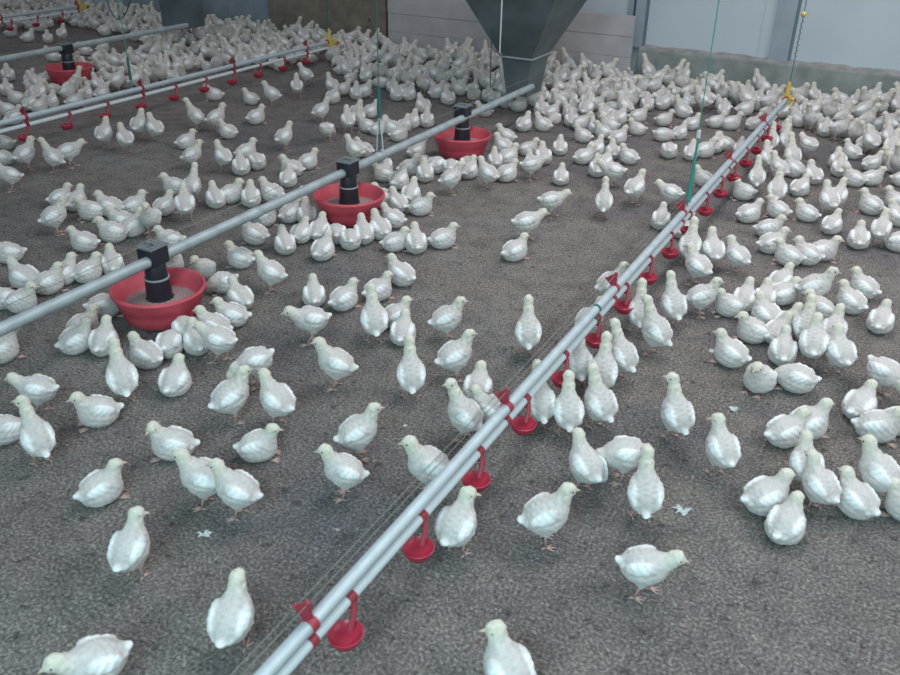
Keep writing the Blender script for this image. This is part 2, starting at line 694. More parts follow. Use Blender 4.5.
h1 = hopper('feed_hopper', -2.725, 6.19, 0.20, 0.49, 1.10, (0.085, 0.13), (0.13, 0.18), (0.45, 0.46), 'x')
tag(h1, 'big grey steel feed hopper hanging over the end of the main pipe', 'hopper')
h2 = hopper('feed_bin', -6.76, 6.75, 0.27, 0.60, 0.95, (0.165, 0.13), (0.175, 0.14), (0.27, 0.26), 'x')
tag(h2, 'small dark grey feed bin at the end of the distant feed pipe', 'hopper')
# anti-roost wire above the main feed pipe
t = empty('anti_roost_wire', (-2.59, 0, 0.365))
b = MB(); b.tube([(0, -0.2, 0), (0, 2.0, -0.002), (0, 4.0, 0.001), (0, 6.0, 0)], 0.0013, 6); b.obj('wire', M['wire'], t)
for y in (0.9, 2.245, 3.605, 4.99):
    b = MB(); b.tube([(0, y, -0.028), (0, y, 0.004)], 0.004, 8); b.obj('wire_holder', M['cap'], t)
tag(t, 'thin steel wire stretched above the main galvanised feed pipe', 'wire')

# ---------------------------------------------------------------- drinker lines
def drinker_line(X, y0, y1, cup0, nb0, bstep, label, detail=True):
    t = empty('drinker_line', (X, y0, 0.22)); L = y1 - y0; zu, zl = 0.025, -0.025
    b = MB(); b.tube([(0, 0, zu), (0, L, zu)], 0.0175, 16); b.obj('support_tube', M['alu'], t)
    b = MB(); b.tube([(0, 0, zl), (0, L, zl)], 0.0135, 14); b.obj('water_pipe', M['pvc'], t)
    for k, (dx, dz) in enumerate(((0.0, 0.088), (-0.036, 0.062))):
        b = MB(); b.tube([(dx, 0, dz), (dx, L / 3, dz - 0.002), (dx, 2 * L / 3, dz + 0.001), (dx, L, dz)], 0.0012, 5); b.obj('wire', M['wire'], t)
    y = nb0
    while y < y1:
        yy = y - y0; b = MB()
        for (cz, r) in ((zu, 0.0205), (zl, 0.0165)):
            b.tube([(0, yy - 0.011, cz), (0, yy + 0.011, cz)], r, 16)
        b.box(-0.006, 0.006, yy - 0.009, yy + 0.009, zl, zu)
        v = [(0.006, yy - 0.004, zu + 0.012), (0.005, yy - 0.004, 0.090), (-0.005, yy - 0.004, 0.091), (-0.038, yy - 0.004, 0.064), (-0.035, yy - 0.004, 0.056), (-0.014, yy - 0.004, zu + 0.010)]
        v2 = [(p[0], yy + 0.004, p[2]) for p in v]; n_ = len(v)
        b.add(v + v2, [tuple(range(n_)), tuple(range(n_, 2 * n_))[::-1]] + [(i, (i + 1) % n_ + 0, (i + 1) % n_ + n_, i + n_)[::-1] for i in range(n_)])
        b.ball((0, yy, 0.090), 0.007, 6); b.ball((-0.038, yy, 0.062), 0.006, 6)
        b.obj('pipe_clip', M['clip'], t); y += bstep
    y = cup0; k = 0
    while y < y1 - 0.08:
        yy = y - y0; b = MB()
        b.tube([(0, yy + 0.035, zl), (0, yy + 0.060, zl)], 0.0165, 16)              # saddle round the pipe
        b.tube([(0.0, yy + 0.047, zl - 0.01), (0.002, yy + 0.047, zl - 0.028)], 0.0085, 10)
        b.tube([(0.012, yy + 0.047, zl - 0.006), (0.020, yy + 0.035, -0.055), (0.022, yy + 0.014, -0.088)], [0.007, 0.0075, 0.008], 8)   # arm
        hd = b.obj('cup_arm', M['clip'], t)
        b = MB(); c = (0.020, yy, -0.104)
        b.lathe([(0.0, 0.004), (0.020, 0.005), (0.034, 0.014), (0.039, 0.020), (0.0415, 0.019), (0.040, 0.010), (0.030, -0.008), (0.014, -0.015), (0.0, -0.016)], 28, c, 0, 1.0, 1.08)
        b.obj('drip_cup', M['cup'], hd); y += 0.333; k += 1
    b = MB(); b.box(-0.028, 0.028, L - 0.01, L + 0.11, -0.010, 0.040); b.tube([(0, L + 0.02, 0.03), (0, L + 0.02, 0.15)], [0.022, 0.014], 10)
    b.tube([(-0.04, L + 0.085, 0.015), (0.05, L + 0.085, 0.015)], 0.014, 10)
    b.obj('end_fitting', M['yellow'], t)
    b = MB(); b.tube([(0, L - 0.02, 0.03), (0, L + 0.0, 0.03)], 0.022, 12); b.obj('end_ring', M['clip'], t)
    b = MB(); b.tube([(0.05, L + 0.085, 0.015), (0.06, L + 0.085, 0.015)], 0.013, 10); b.obj('end_plug', M['clip'], t)
    tag(t, label, 'drinker line'); return t
d1 = drinker_line(-0.9, -0.1, 6.86, 0.817, 0.05, 1.0, 'long twin tube drinker line with red cups running diagonally through the middle')
b = MB(); b.tube([(0, 2.93, 0.025), (0, 2.945, 0.025)], 0.019, 16); b.tube([(0, 2.93, -0.025), (0, 2.945, -0.025)], 0.0155, 16); b.obj('cord_wrap', M['greend'], d1)
drinker_line(-5.1, 1.0, 6.92, 1.21, 1.59, 1.0, 'twin tube drinker line with dark red cups beyond the main feed pipe')
drinker_line(-8.85, 2.5, 7.22, 2.6, 3.2, 1.0, 'farthest drinker line, only a thin tube and yellow end in view')

# ---------------------------------------------------------------- suspension cords
def cord(name, pts, r, m_, label, extra=None):
    t = empty(name, pts[0]); o = Vector(pts[0])
    b = MB(); b.tube([Vector(p) - o for p in pts], r, 7); b.obj('cord', m_, t)
    if extra: extra(t, o)
    tag(t, label, 'cord'); return t
def ex1(t, o):
    b = MB(); b.tube([(0, 0, 0.02), (0.002, 0, 0.14), (0.003, 0, 0.34)], [0.013, 0.010, 0.005], 8); b.obj('cord_loop', M['green'], t)
    b = MB(); b.tube([(0.002, 0, 0.34), (0.002, 0, 0.375)], 0.010, 8); b.obj('cord_adjuster', M['white'], t)
cord('suspension_cord', [(-0.9, 4.12, 0.262), (-0.9, 4.12, 0.8), (-0.9, 4.12, 3.0)], 0.0025, M['green'], 'bright green cord holding up the long middle drinker line', ex1)
def ex2(t, o):
    b = MB(); b.tube([(0, 0, 0.19), (0.0, 0, 0.36)], [0.012, 0.010], 8); b.obj('cord_adjuster', M['greend'], t)
    b = MB()
    for s in (-1, 1): b.tube([(s * 0.004, 0, 0.19), (s * 0.014, 0, 0.10), (s * 0.022, 0, 0.0)], 0.003, 6)
    b.obj('wire_loop', M['white'], t)
    b = MB(); b.tube([(0, -0.012, -0.025), (0, 0.012, -0.025)], 0.0255, 20); b.obj('pipe_band', M['galv'], t)
cord('suspension_cord', [(-2.59, 3.95, 0.316), (-2.59, 3.95, 0.5), (-2.59, 3.95, 3.0)], 0.003, M['greend'], 'dark green cord over the pipe between middle and rear feeder pans', ex2)
def ex3(t, o):
    b = MB(); b.tube([(0, 0, 0.06), (0, 0, 0.22)], [0.010, 0.008], 8); b.obj('cord_adjuster', M['greend'], t)
cord('suspension_cord', [(-5.1, 4.5, 0.262), (-5.1, 4.5, 1.0), (-5.12, 4.5, 3.0)], 0.0032, M['green'], 'green cord holding the twin tube drinker line near the far pan', ex3)
cord('suspension_cord', [(-5.1, 6.93, 0.27), (-5.1, 6.93, 1.0), (-5.1, 6.93, 3.0)], 0.007, M['greend'], 'dull green cord above the yellow end of the far drinker line')
def ex5(t, o):
    b = MB(); b.ball((0, 0, 0.47), (0.022, 0.014, 0.020), 8); b.box(-0.028, 0.028, -0.007, 0.007, 0.46, 0.477); b.obj('brass_adjuster', M['metal_y'], t)
    b = MB()
    for k in range(13): b.ball((0.004 * (-1) ** k, 0, 0.42 - k * 0.020), (0.007, 0.005, 0.006), 5)
    b.obj('bead_chain', M['cap'], t)
cord('suspension_cord', [(-0.9, 6.9, 0.37), (-0.9, 6.9, 0.9), (-0.9, 6.9, 3.0)], 0.003, M['greend'], 'thin cord with a brass clip above the back end of middle drinker line', ex5)
cord('hopper_cord', [(-2.84, 6.01, 0.497), (-2.70, 5.68, 0.58), (-2.70, 5.68, 0.62), (-2.70, 5.68, 2.4)], 0.005, M['white'], 'pale cord running down the front of the big steel hopper')
def ex4(t, o):
    b = MB()
    b.tube([(0.03, 0, 0.03), (0.04, 0, 0.12), (0.07, 0, 0.14), (0.09, 0, 0.05)], 0.004, 6); b.obj('wire_hook', M['wire'], t)
cord('suspension_cord', [(-2.88, 5.92, 0.27), (-2.885, 5.92, 0.40), (-2.89, 5.95, 2.2)], 0.0045, M['dark'], 'dark cord with a wire hook hanging beside the hopper outlet', ex4)
t = empty('power_cord', (-7.32, 6.3, 0.62))
b = MB(); pts = []
for k in range(15):
    u = k / 14; pts.append((-0.06 + 0.62 * u, 0.0, 1.3 * (u - 0.30) ** 2 * (4.0 if u < 0.3 else 1.2) - 0.27 + (0.5 * (0.08 - u) * 8 if u < 0.08 else 0)))
b.tube(pts, 0.006, 7); b.obj('cable', M['dark'], t); tag(t, 'dark sagging cord hanging in front of the small grey bin', 'cord')

# ---------------------------------------------------------------- chicks
def smin(a, b, k):
    h = np.clip(0.5 + 0.5 * (b - a) / k, 0, 1); return b * (1 - h) + a * h - k * h * (1 - h)
def ell(P, c, r, pitch=0.0, yaw=0.0):
    q = P - np.array(c); cp, sp = math.cos(pitch), math.sin(pitch); cy, sy = math.cos(yaw), math.sin(yaw)
    x = q[..., 0] * cy + q[..., 1] * sy; y = -q[..., 0] * sy + q[..., 1] * cy; z = q[..., 2]
    x, z = x * cp + z * sp, -x * sp + z * cp
    r = np.array(r); k = np.sqrt((x / r[0]) ** 2 + (y / r[1]) ** 2 + (z / r[2]) ** 2)
    g = np.sqrt((x / r[0] ** 2) ** 2 + (y / r[1] ** 2) ** 2 + (z / r[2] ** 2) ** 2) + 1e-9
    return k * (k - 1) / g
def cap(P, a, b, ra, rb):
    a = np.array(a, float); b = np.array(b, float); d = b - a
    t = np.clip(((P - a) @ d) / d.dot(d), 0, 1)
    return np.linalg.norm(P - a - t[..., None] * d, axis=-1) - (ra + (rb - ra) * t)
def surface_nets(fn, lo, hi, h):
    ax = [np.arange(lo[i], hi[i] + h, h) for i in range(3)]
    G = np.stack(np.meshgrid(*ax, indexing='ij'), -1); D = fn(G); n = D.shape; I = D < 0
    cells = np.zeros((n[0] - 1, n[1] - 1, n[2] - 1), int); acc = np.zeros(cells.shape + (3,)); cnt = np.zeros(cells.shape)
    off = [(i, j, k) for i in (0, 1) for j in (0, 1) for k in (0, 1)]
    def sl(a, o): return a[o[0]:n[0] - 1 + o[0], o[1]:n[1] - 1 + o[1], o[2]:n[2] - 1 + o[2]]
    for i, a in enumerate(off):
        for b_ in off[i + 1:]:
            if sum(abs(a[q] - b_[q]) for q in range(3)) != 1: continue
            da, db = sl(D, a), sl(D, b_); cross = (da < 0) != (db < 0)
            t = np.where(cross, da / np.where(cross, da - db, 1), 0)
            p = np.array(a, float) + t[..., None] * (np.array(b_, float) - np.array(a, float))
            acc += np.where(cross[..., None], p, 0); cnt += cross
    on = cnt > 0; idx = -np.ones(cells.shape, int); idx[on] = np.arange(on.sum())
    base = np.stack(np.nonzero(on), -1); V = (base + acc[on] / cnt[on][:, None]) * h + np.array(lo)
    faces = []
    for axn in range(3):
        u, w = [(1, 2), (2, 0), (0, 1)][axn]
        s0 = [slice(None)] * 3; s1 = [slice(None)] * 3; s0[axn] = slice(0, n[axn] - 1); s1[axn] = slice(1, n[axn])
        a = I[tuple(s0)]; b_ = I[tuple(s1)]
        for flip, mask in ((False, a & ~b_), (True, ~a & b_)):
            c = np.stack(np.nonzero(mask), -1)
            c = c[(c[:, u] > 0) & (c[:, w] > 0) & (c[:, u] < n[u] - 1) & (c[:, w] < n[w] - 1)]
            def at(du, dw):
                q = c.copy(); q[:, u] -= du; q[:, w] -= dw; return idx[q[:, 0], q[:, 1], q[:, 2]]
            quad = np.stack([at(1, 1), at(0, 1), at(0, 0), at(1, 0)], -1)
            faces.append(quad[:, ::-1] if flip else quad)
    return V, np.concatenate(faces)

def pose(kind):
    k = kind[0]; P = dict(dz=0.010, pitch=0.48, wing=0.0)
    neck = [((.030, 0, .122), .026), ((.046, 0, .150), .0185), ((.054, 0, .174), .0180)]; yaw = 0.0; hp = 0.0
    if k == 'T': P['pitch'] = .78; neck = [((.024, 0, .130), .026), ((.040, 0, .172), .0180), ((.054, 0, .204), .0165)]; hp = .35
    if k == 'F': P['pitch'] = .20; neck = [((.038, 0, .108), .026), ((.064, 0, .128), .0190), ((.080, 0, .142), .0175)]; hp = -.15
    if k == 'P': P['pitch'] = -.15; neck = [((.038, 0, .092), .027), ((.074, 0, .080), .0195), ((.092, 0, .052), .0175)]; hp = -1.15
    if k == 'L': P['pitch'] = .30; P['dz'] = -.044; neck = [((.030, 0, .112), .026), ((.044, 0, .138), .0190), ((.052, 0, .160), .0180)]
    if k == 'N': P['pitch'] = .10; P['dz'] = -.044; neck = [((.034, 0, .102), .028), ((.054, 0, .102), .0215), ((.066, 0, .092), .0185)]; hp = -.8
    if k == 'W': P['wing'] = 1.0
    if kind[1:] in ('l', 'r'): yaw = 1.1 if kind[1:] == 'l' else -1.1
    P['neck'] = [((p[0], p[1], p[2] + P['dz']), r) for p, r in neck]; P['yaw'] = yaw; P['hp'] = hp; P['k'] = k
    return P
def chick_sdf(p):
    dz, pt, k = p['dz'], p['pitch'], p['k']; c, s = math.cos(pt), math.sin(pt)
    def B(x, y, z): return (x * c - z * s, y, 0.098 + dz + x * s + z * c)   # body frame
    p['B'] = B
    low = k in 'LN'; y_ = p['yaw']; fd = np.array([math.cos(y_) * math.cos(p['hp']), math.sin(y_) * math.cos(p['hp']), math.sin(p['hp'])])
    p['fd'] = fd
    def body(Q):
        d = ell(Q, B(0, 0, 0), (.054, .047, .047), pt)
        d = smin(d, ell(Q, B(-.026, 0, -.003), (.040, .043, .041), pt), .02)
        d = smin(d, ell(Q, B(.027, 0, -.004), (.036, .041, .041), pt), .02)
        if low: d = smin(d, ell(Q, (0.0, 0, .037), (.058, .054, .037)), .02)
        else:
            for sg in (-1, 1): d = smin(d, cap(Q, B(-.004, sg * .024, -.02), (-.002, sg * .024, .058), .026, .011), .015)
        return d
    def wing(Q):
        d = None
        for sg in (-1, 1):
            if p['wing'] and sg < 0:
                w = smin(ell(Q, B(-.015, sg * .058, -.030), (.034, .010, .046), pt - .5, .3), ell(Q, B(-.03, sg * .072, -.052), (.022, .008, .034), pt - .5, .3), .01)
            else:
                w = smin(ell(Q, B(.006, sg * .0375, .020), (.028, .0140, .020), pt, sg * .05), ell(Q, B(-.022, sg * .0370, .018), (.033, .0125, .017), pt - .12, sg * .16), .014)
                w = smin(w, cap(Q, B(-.042, sg * .032, .014), B(-.066, sg * .020, .013), .008, .003), .008)
            d = w if d is None else np.minimum(d, w)
        return d
    def tail(Q): return smin(cap(Q, B(-.052, 0, .008), B(-.070, 0, .020), .017, .009), ell(Q, B(-.070, 0, .021), (.013, .013, .006), pt - .5), .008)
    def head(Q):
        n = p['neck']; d = cap(Q, n[0][0], n[1][0], n[0][1], n[1][1]); d = smin(d, cap(Q, n[1][0], n[2][0], n[1][1], n[2][1]), .020)
        h = np.array(n[2][0]); d = smin(d, ell(Q, h + fd * .003 + np.array([0, 0, .003]), (.0230, .0196, .0204), p['hp'], y_), .006)
        return smin(d, ell(Q, h + fd * .0155 - np.array([0, 0, .002]), (.012, .0110, .0110), p['hp'], y_), .006)
    def full(Q):
        d = smin(body(Q), head(Q), .024 if k == 'T' else .018); d = smin(d, tail(Q), .018); d = smin(d, wing(Q), .006)
        x, y, z = Q[..., 0], Q[..., 1], Q[..., 2]
        d = d + .0023 * np.sin(x * 150 + 2 * np.sin(z * 90)) * np.sin(y * 130 + 1) * np.sin(z * 170 + x * 80) + .0009 * np.sin(x * 420 + 3 * np.sin(y * 160)) * np.sin(y * 390) * np.sin(z * 440)
        return np.maximum(d, .003 - z)
    return full, body, wing, tail, head
WHITE, DOWN, PINKISH, YEL, FACE = [np.array(c) for c in ((.84, .84, .83), (.55, .51, .487), (.55, .475, .455), (.635, .60, .50), (.55, .475, .42))]
def chick_mesh(kind, h, name, beak_in):
    p = pose(kind); full, body, wing, tail, head = chick_sdf(p)
    V, Fq = surface_nets(full, (-.135, -.095, -.006), (.145, .095, .245), h)
    db, dw, dt, dh = body(V), wing(V), tail(V), head(V)
    hc = np.array(p['neck'][2][0]); n0 = np.array(p['neck'][0][0])
    C = np.tile(DOWN, (len(V), 1))
    under = np.clip((.075 + p['dz'] - V[:, 2]) / .04, 0, 1)[:, None]; C = C * (1 - .35 * under) + WHITE * .96 * .35 * under
    breast = np.clip(1 - np.linalg.norm(V - np.array([.045, 0, .10 + p['dz']]), axis=1) / .045, 0, 1)[:, None]; C = C * (1 - .45 * breast) + PINKISH * .45 * breast
    def blend(C, w, col): w = np.clip(w, 0, 1)[:, None]; return C * (1 - w) + col * w
    C = blend(C, np.minimum((db - dt) / .010, (dh - dt) / .010) * .5, WHITE)
    onw = np.clip((db - dw) / .004, 0, 1); C = blend(C, onw * .22, WHITE)
    for sg in (-1, 1):
        q = np.array(p['B'](-.010, sg * .044, .026)); C = blend(C, np.clip(1.85 - np.linalg.norm((V - q) * np.array([.72, 1, 1.0]), axis=1) / .016, 0, 1) * (.35 + .65 * onw), WHITE)
    if p['wing']: C = blend(C, onw * (V[:, 1] < -.04) * .8, WHITE)
    wy = (db - dh) / .030 + .12
    C = blend(C, wy * (.9 if h < .005 else .5), YEL)
    C = blend(C, 1.0 - np.linalg.norm(V - (hc + p['fd'] * .022), axis=1) / .012, FACE)
    # legs (and beak) as further shells of the same mesh
    b = MB()
    if p['k'] not in 'LN':
        st = .022 if p['k'] in 'F' else .004
        for sg in (-1, 1):
            fx = .004 + sg * st
            b.tube([(-.002, sg * .024, .060), (-.004 + fx * .3, sg * .024, .040), (fx, sg * .024, .005)], [.0060, .0040, .0032], 7)
            for a, l in ((0, .030), (.55, .026), (-.55, .026), (PI, .014)):
                b.tube([(fx, sg * .024, .006), (fx + math.cos(a) * l, sg * .024 + math.sin(a) * l, .0028)], [.0032, .0018], 6)
    else:
        for sg in (-1, 1):
            for a in (-.3, .1, .45): b.tube([(.040, sg * .022, .004), (.040 + .034 * math.cos(a), sg * (.022 + .034 * math.sin(a)), .003)], [.004, .0022], 6)
    nleg = len(b.f)
    if beak_in: beak(b, p)
    ov = len(V); allv = np.concatenate([V, np.array(b.v)]) if b.v else V
    loops = list(Fq.reshape(-1)); sizes = [4] * len(Fq); mi = [0] * len(Fq)
    for k, q in enumerate(b.f): loops += [i + ov for i in q]; sizes.append(len(q)); mi.append(1 if k < nleg else 2)
    C = np.concatenate([C, np.tile(DOWN, (len(allv) - ov, 1))])
    return dict(v=allv, loops=np.array(loops), sizes=np.array(sizes), mi=np.array(mi), c=C, p=p)
def beak(b, p):
    hc = np.array(p['neck'][2][0]); fd = p['fd']; a = hc + fd * .0235 - np.array([0, 0, .002])
    b.tube([a, a + fd * .009 - np.array([0, 0, .001]), a + fd * .018 - np.array([0, 0, .004])], [.0058, .0042, .0010], 8)
def to_mesh(d, name):
    me = bpy.data.meshes.new(name); me.vertices.add(len(d['v'])); me.vertices.foreach_set('co', d['v'].reshape(-1).astype(np.float32))
    me.loops.add(len(d['loops'])); me.loops.foreach_set('vertex_index', d['loops'].astype(np.int32))
    st = np.concatenate([[0], np.cumsum(d['sizes'])[:-1]]); me.polygons.add(len(d['sizes'])); me.polygons.foreach_set('loop_start', st.astype(np.int32))
    for m_ in (M['down'], M['shank'], M['beak']): me.materials.append(m_)
    me.polygons.foreach_set('material_index', d['mi'].astype(np.int32)); me.polygons.foreach_set('use_smooth', np.ones(len(d['sizes']), bool))
    me.update(calc_edges=True)
    ca = me.color_attributes.new('tint', 'FLOAT_COLOR', 'POINT'); c4 = np.concatenate([d['c'], np.ones((len(d['c']), 1))], 1)
    ca.data.foreach_set('color', c4.reshape(-1).astype(np.float32)); me.validate(); return me

CH = []
for line in DATA.strip().split('\n'):
    x, y, hd, ps = line.split(); x, y, hd = float(x), float(y), float(hd)
    zc = .052 if ps[0] in 'LN' else .102
    gx, gy = ground(x, y, zc); CH.append([gx, gy, hd, ps, True])
# the flock beyond: filled in over the crowded ground between the hopper, the kerb and the far lines
FILL = [[(392, 46), (470, 52), (640, 66), (800, 92), (905, 108), (905, 180), (850, 140), (760, 110), (700, 110), (640, 100), (600, 135), (500, 100), (430, 85)],
        [(190, 22), (270, 26), (392, 46), (440, 90), (400, 90), (340, 75), (330, 50), (290, 66), (235, 66), (215, 70), (190, 60)],
        [(-10, -4), (195, -4), (195, 62), (150, 60), (140, 38), (70, 22), (-10, 30)],
        [(60, 70), (140, 55), (190, 62), (180, 76), (110, 92), (30, 108), (20, 95)],
        [(640, 60), (905, 100), (905, 135), (800, 118), (640, 90)],
        [(195, -4), (270, -4), (270, 26), (190, 22)]]
def inside(x, y, poly):
    c = False; j = len(poly) - 1
    for i in range(len(poly)):
        (xi, yi), (xj, yj) = poly[i], poly[j]
        if (yi > y) != (yj > y) and x < (xj - xi) * (y - yi) / (yj - yi) + xi: c = not c
        j = i
    return c
pts = [(c[0], c[1]) for c in CH]; grid = {}
def key(p): return (int(p[0] // .13), int(p[1] // .13))
for p_ in pts: grid.setdefault(key(p_), []).append(p_)
def free(p_, dmin):
    k = key(p_)
    return all((q[0] - p_[0]) ** 2 + (q[1] - p_[1]) ** 2 > dmin ** 2 for a in (-1, 0, 1) for b_ in (-1, 0, 1) for q in grid.get((k[0] + a, k[1] + b_), []))
for _ in range(60000):
    X, Y = random.uniform(-13.5, 0.6), random.uniform(3.8, WY - 0.12)
    if -5.3 < X < -2.5 and Y > WY - 0.2: continue
    px, py = pixel((X, Y, .05))
    if px < -12 or px > 912 or py < -14: continue
    if any(inside(px, py, q) for q in FILL) and free((X, Y), .118):
        pts.append((X, Y)); grid.setdefault(key((X, Y)), []).append((X, Y))
        CH.append([X, Y, random.uniform(0, 360), random.choice('LLLSSSTNLS'), False])
# nobody stands inside anybody else: ease the closest pairs apart
A = np.array([[c[0], c[1]] for c in CH]); OBST = [(-2.60, 2.27, .225), (-2.59, 3.63, .212), (-2.61, 4.97, .212), (-6.42, 5.03, .25), (-2.72, 6.19, .19), (-6.22, 4.74, .16), (-6.76, 6.75, .22)]
for it in range(14):
    for i in range(len(A)):
        d = A - A[i]; r = np.hypot(d[:, 0], d[:, 1]); r[i] = 9
        for j in np.nonzero(r < .102)[0]:
            u = d[j] / max(r[j], 1e-4); m_ = (.102 - r[j]) * .25; A[j] += u * m_; A[i] -= u * m_
    for ox, oy, rr in OBST:
        d = A - np.array([ox, oy]); r = np.hypot(d[:, 0], d[:, 1]); m_ = r < rr; A[m_] = np.array([ox, oy]) + d[m_] / r[m_][:, None] * rr
A[:, 1] = np.minimum(A[:, 1], np.where((A[:, 0] > -5.3) & (A[:, 0] < -2.45), WY - .2, WY - .12))
for c, a in zip(CH, A): c[0], c[1] = float(a[0]), float(a[1])
def seen(c):
    x, y = pixel((c[0], c[1], .1)); return -16 < x < 916 and y > -18
CH = [c for c in CH if seen(c)]
CH.sort(key=lambda c: (not c[4], math.dist((c[0], c[1], 0), (0, 0, H))))
named = sorted([c for c in CH if c[4]], key=lambda c: math.dist((c[0], c[1], 0), (0, 0, H)))
NEAR, REST = named[:300], named[300:] + [c for c in CH if not c[4]]
print('chicks', len(CH), len(NEAR), len(REST))

def world_heading(c):   # headings were noted as seen from the camera: 0 right, 90 away
    a = math.radians(c[2]); v = Vector((c[0], c[1], 0)).normalized(); r = Vector((v.y, -v.x, 0)); d = r * math.cos(a) + v * math.sin(a)
    return math.atan2(d.y, d.x)
LODN, LODF = {}, {}
def near_mesh(k, beaked):
    if (k, beaked) not in LODN: d = chick_mesh(k, .0036, k, beaked); LODN[(k, beaked)] = (to_mesh(d, 'broiler_chick'), d['p'])
    return LODN[(k, beaked)]
def describe():
    PANS = [(-2.59, 2.245, 'front red pan'), (-2.59, 3.605, 'middle red pan'), (-2.59, 4.99, 'rear red pan'), (-6.42, 5.03, 'distant red pan')]
    POS = dict(S='standing', T='upright long-necked', L='sitting', P='head-down', F='walking', N='huddled', W='wing-stretching')
    out = []
    for c in NEAR:
        px, py = pixel((c[0], c[1], .06)); h = c[2] % 360
        f = ['facing right', 'facing away rightward', 'facing away', 'facing away leftward', 'facing left', 'facing forward', 'facing forward', 'facing forward'][int(((h + 22.5) % 360) // 45)]
        best = min(PANS, key=lambda q: math.hypot(q[0] - c[0], q[1] - c[1])); dd = math.hypot(best[0] - c[0], best[1] - c[1])
        if dd < .52:
            bx, by = pixel((best[0], best[1], .05)); dx, dy = px - bx, py - by
            z = ('in front of the ' if dy > abs(dx) * .8 else 'behind the ' if -dy > abs(dx) * .8 else 'right of the ' if dx > 0 else 'left of the ') + best[2]
        elif abs(c[0] + .88) < .30: z = ('near' if c[1] < 2.2 else 'middle' if c[1] < 4.0 else 'back') + ' part of long drinker line'
        elif abs(c[0] + 5.1) < .30: z = 'beside the far twin drinker line'
        elif c[0] > -.58: z = 'open litter right of drinkers' if py > 430 else ('lower right-hand flock' if py > 300 else 'central right-hand flock' if py > 200 else 'crowd below the kerb')
        elif c[0] > -2.3: z = 'open litter at bottom' if py > 500 else ('between front pan and drinker line' if py > 380 else 'between middle pan and drinker line' if py > 270 else 'bare litter past middle pan' if py > 180 else 'crowd right of hopper')
        elif c[0] > -2.95: z = 'under the main feed pipe'
        elif c[0] > -4.8: z = 'behind the main feed pipe' if py > 180 else 'between main pipe and far drinker line'
        else: z = 'far left flock'
        out.append((POS[c[3][0]], f, z, px, py))
    keyd = {}
    for i, o in enumerate(out): keyd.setdefault(o[:3], []).append(i)
    ORD = ['first', 'second', 'third', 'fourth', 'fifth', 'sixth', 'seventh', 'eighth', 'ninth', 'tenth', 'eleventh', 'twelfth']
    lab = [''] * len(out)
    for k, ids in keyd.items():
        xs = [out[i][3] for i in ids]; ys = [out[i][4] for i in ids]
        if len(ids) == 1: lab[ids[0]] = f'{k[0]} white chick {k[1]}, {k[2]}'; continue
        if max(ys) - min(ys) > max(xs) - min(xs):
            ids.sort(key=lambda i: -out[i][4]); w = ['lowest', 'highest'] ; tail_ = 'from below'
        else:
            ids.sort(key=lambda i: out[i][3]); w = ['leftmost', 'rightmost']; tail_ = 'from left'
        for n_, i in enumerate(ids):
            s_ = w[0] if n_ == 0 else w[1] if n_ == len(ids) - 1 else ORD[n_] + ' ' + tail_
            lab[i] = f'{k[0]} chick {k[1]}, {k[2]}, {s_}'
    return lab
LABELS = describe()
for i, c in enumerate(NEAR):
    beaked = i >= 150
    kind = c[3] if not beaked else c[3][0]
    me, p = near_mesh(kind, beaked)
    o = bpy.data.objects.new('broiler_chick', me); COL.objects.link(o)
    s = 0.96 + random.uniform(-.05, .06) + c_scale(c)
    o.location = (c[0], c[1], 0.0); o.rotation_euler = (0, 0, world_heading(c) + random.uniform(-.06, .06)); o.scale = (s, s * random.uniform(.97, 1.05), s * random.uniform(.97, 1.05))
    tag(o, LABELS[i], 'chick', 'white broiler chicks on the litter')
    if not beaked:
        if 'bk' not in p:
            b = MB(); beak(b, p); p['bk'] = b.mesh('beak', [M['beak']]); fd = Vector(p['fd']); hc = Vector(p['neck'][2][0])
            sd = Vector((-fd.y, fd.x, 0)); sd = sd.normalized() if sd.length > .01 else Vector((0, 1, 0)); p['ey'] = []
            for sg in (-1, 1):
                b = MB(); b.ball(tuple(hc + fd * .012 + sd * sg * .0168 + Vector((0, 0, .004))), .0032, 6); p['ey'].append(b.mesh('eye', [M['eye']]))
        for nm, m_ in (('beak', p['bk']), ('eye', p['ey'][0]), ('eye', p['ey'][1])):
            q = bpy.data.objects.new(nm, m_); COL.objects.link(q); q.parent = o

# the rest of the flock, more than one could count: one object
parts = []
for c in REST:
    k = c[3][0] if c[3][0] in 'STLNFP' else 'S'
    if k not in LODF: LODF[k] = chick_mesh(k, .0062, k, True)
    d = LODF[k]; a = world_heading(c) if c[4] else math.radians(c[2]); s = 1.0 + random.uniform(-.07, .07); ca_, sa = math.cos(a) * s, math.sin(a) * s
    v = d['v']; w = np.stack([v[:, 0] * ca_ - v[:, 1] * sa + c[0], v[:, 0] * sa + v[:, 1] * ca_ + c[1], v[:, 2] * s], -1)
    parts.append((w, d))
o_ = np.cumsum([0] + [len(w) for w, _ in parts])
big = dict(v=np.concatenate([w for w, _ in parts]), loops=np.concatenate([d['loops'] + o_[i] for i, (_, d) in enumerate(parts)]),
           sizes=np.concatenate([d['sizes'] for _, d in parts]), mi=np.concatenate([d['mi'] for _, d in parts]), c=np.concatenate([d['c'] for _, d in parts]))
o = bpy.data.objects.new('chick_flock', to_mesh(big, 'chick_flock')); COL.objects.link(o)
tag(o, 'dense distant flock of white chicks covering the floor towards the back wall', 'flock', None, 'stuff')

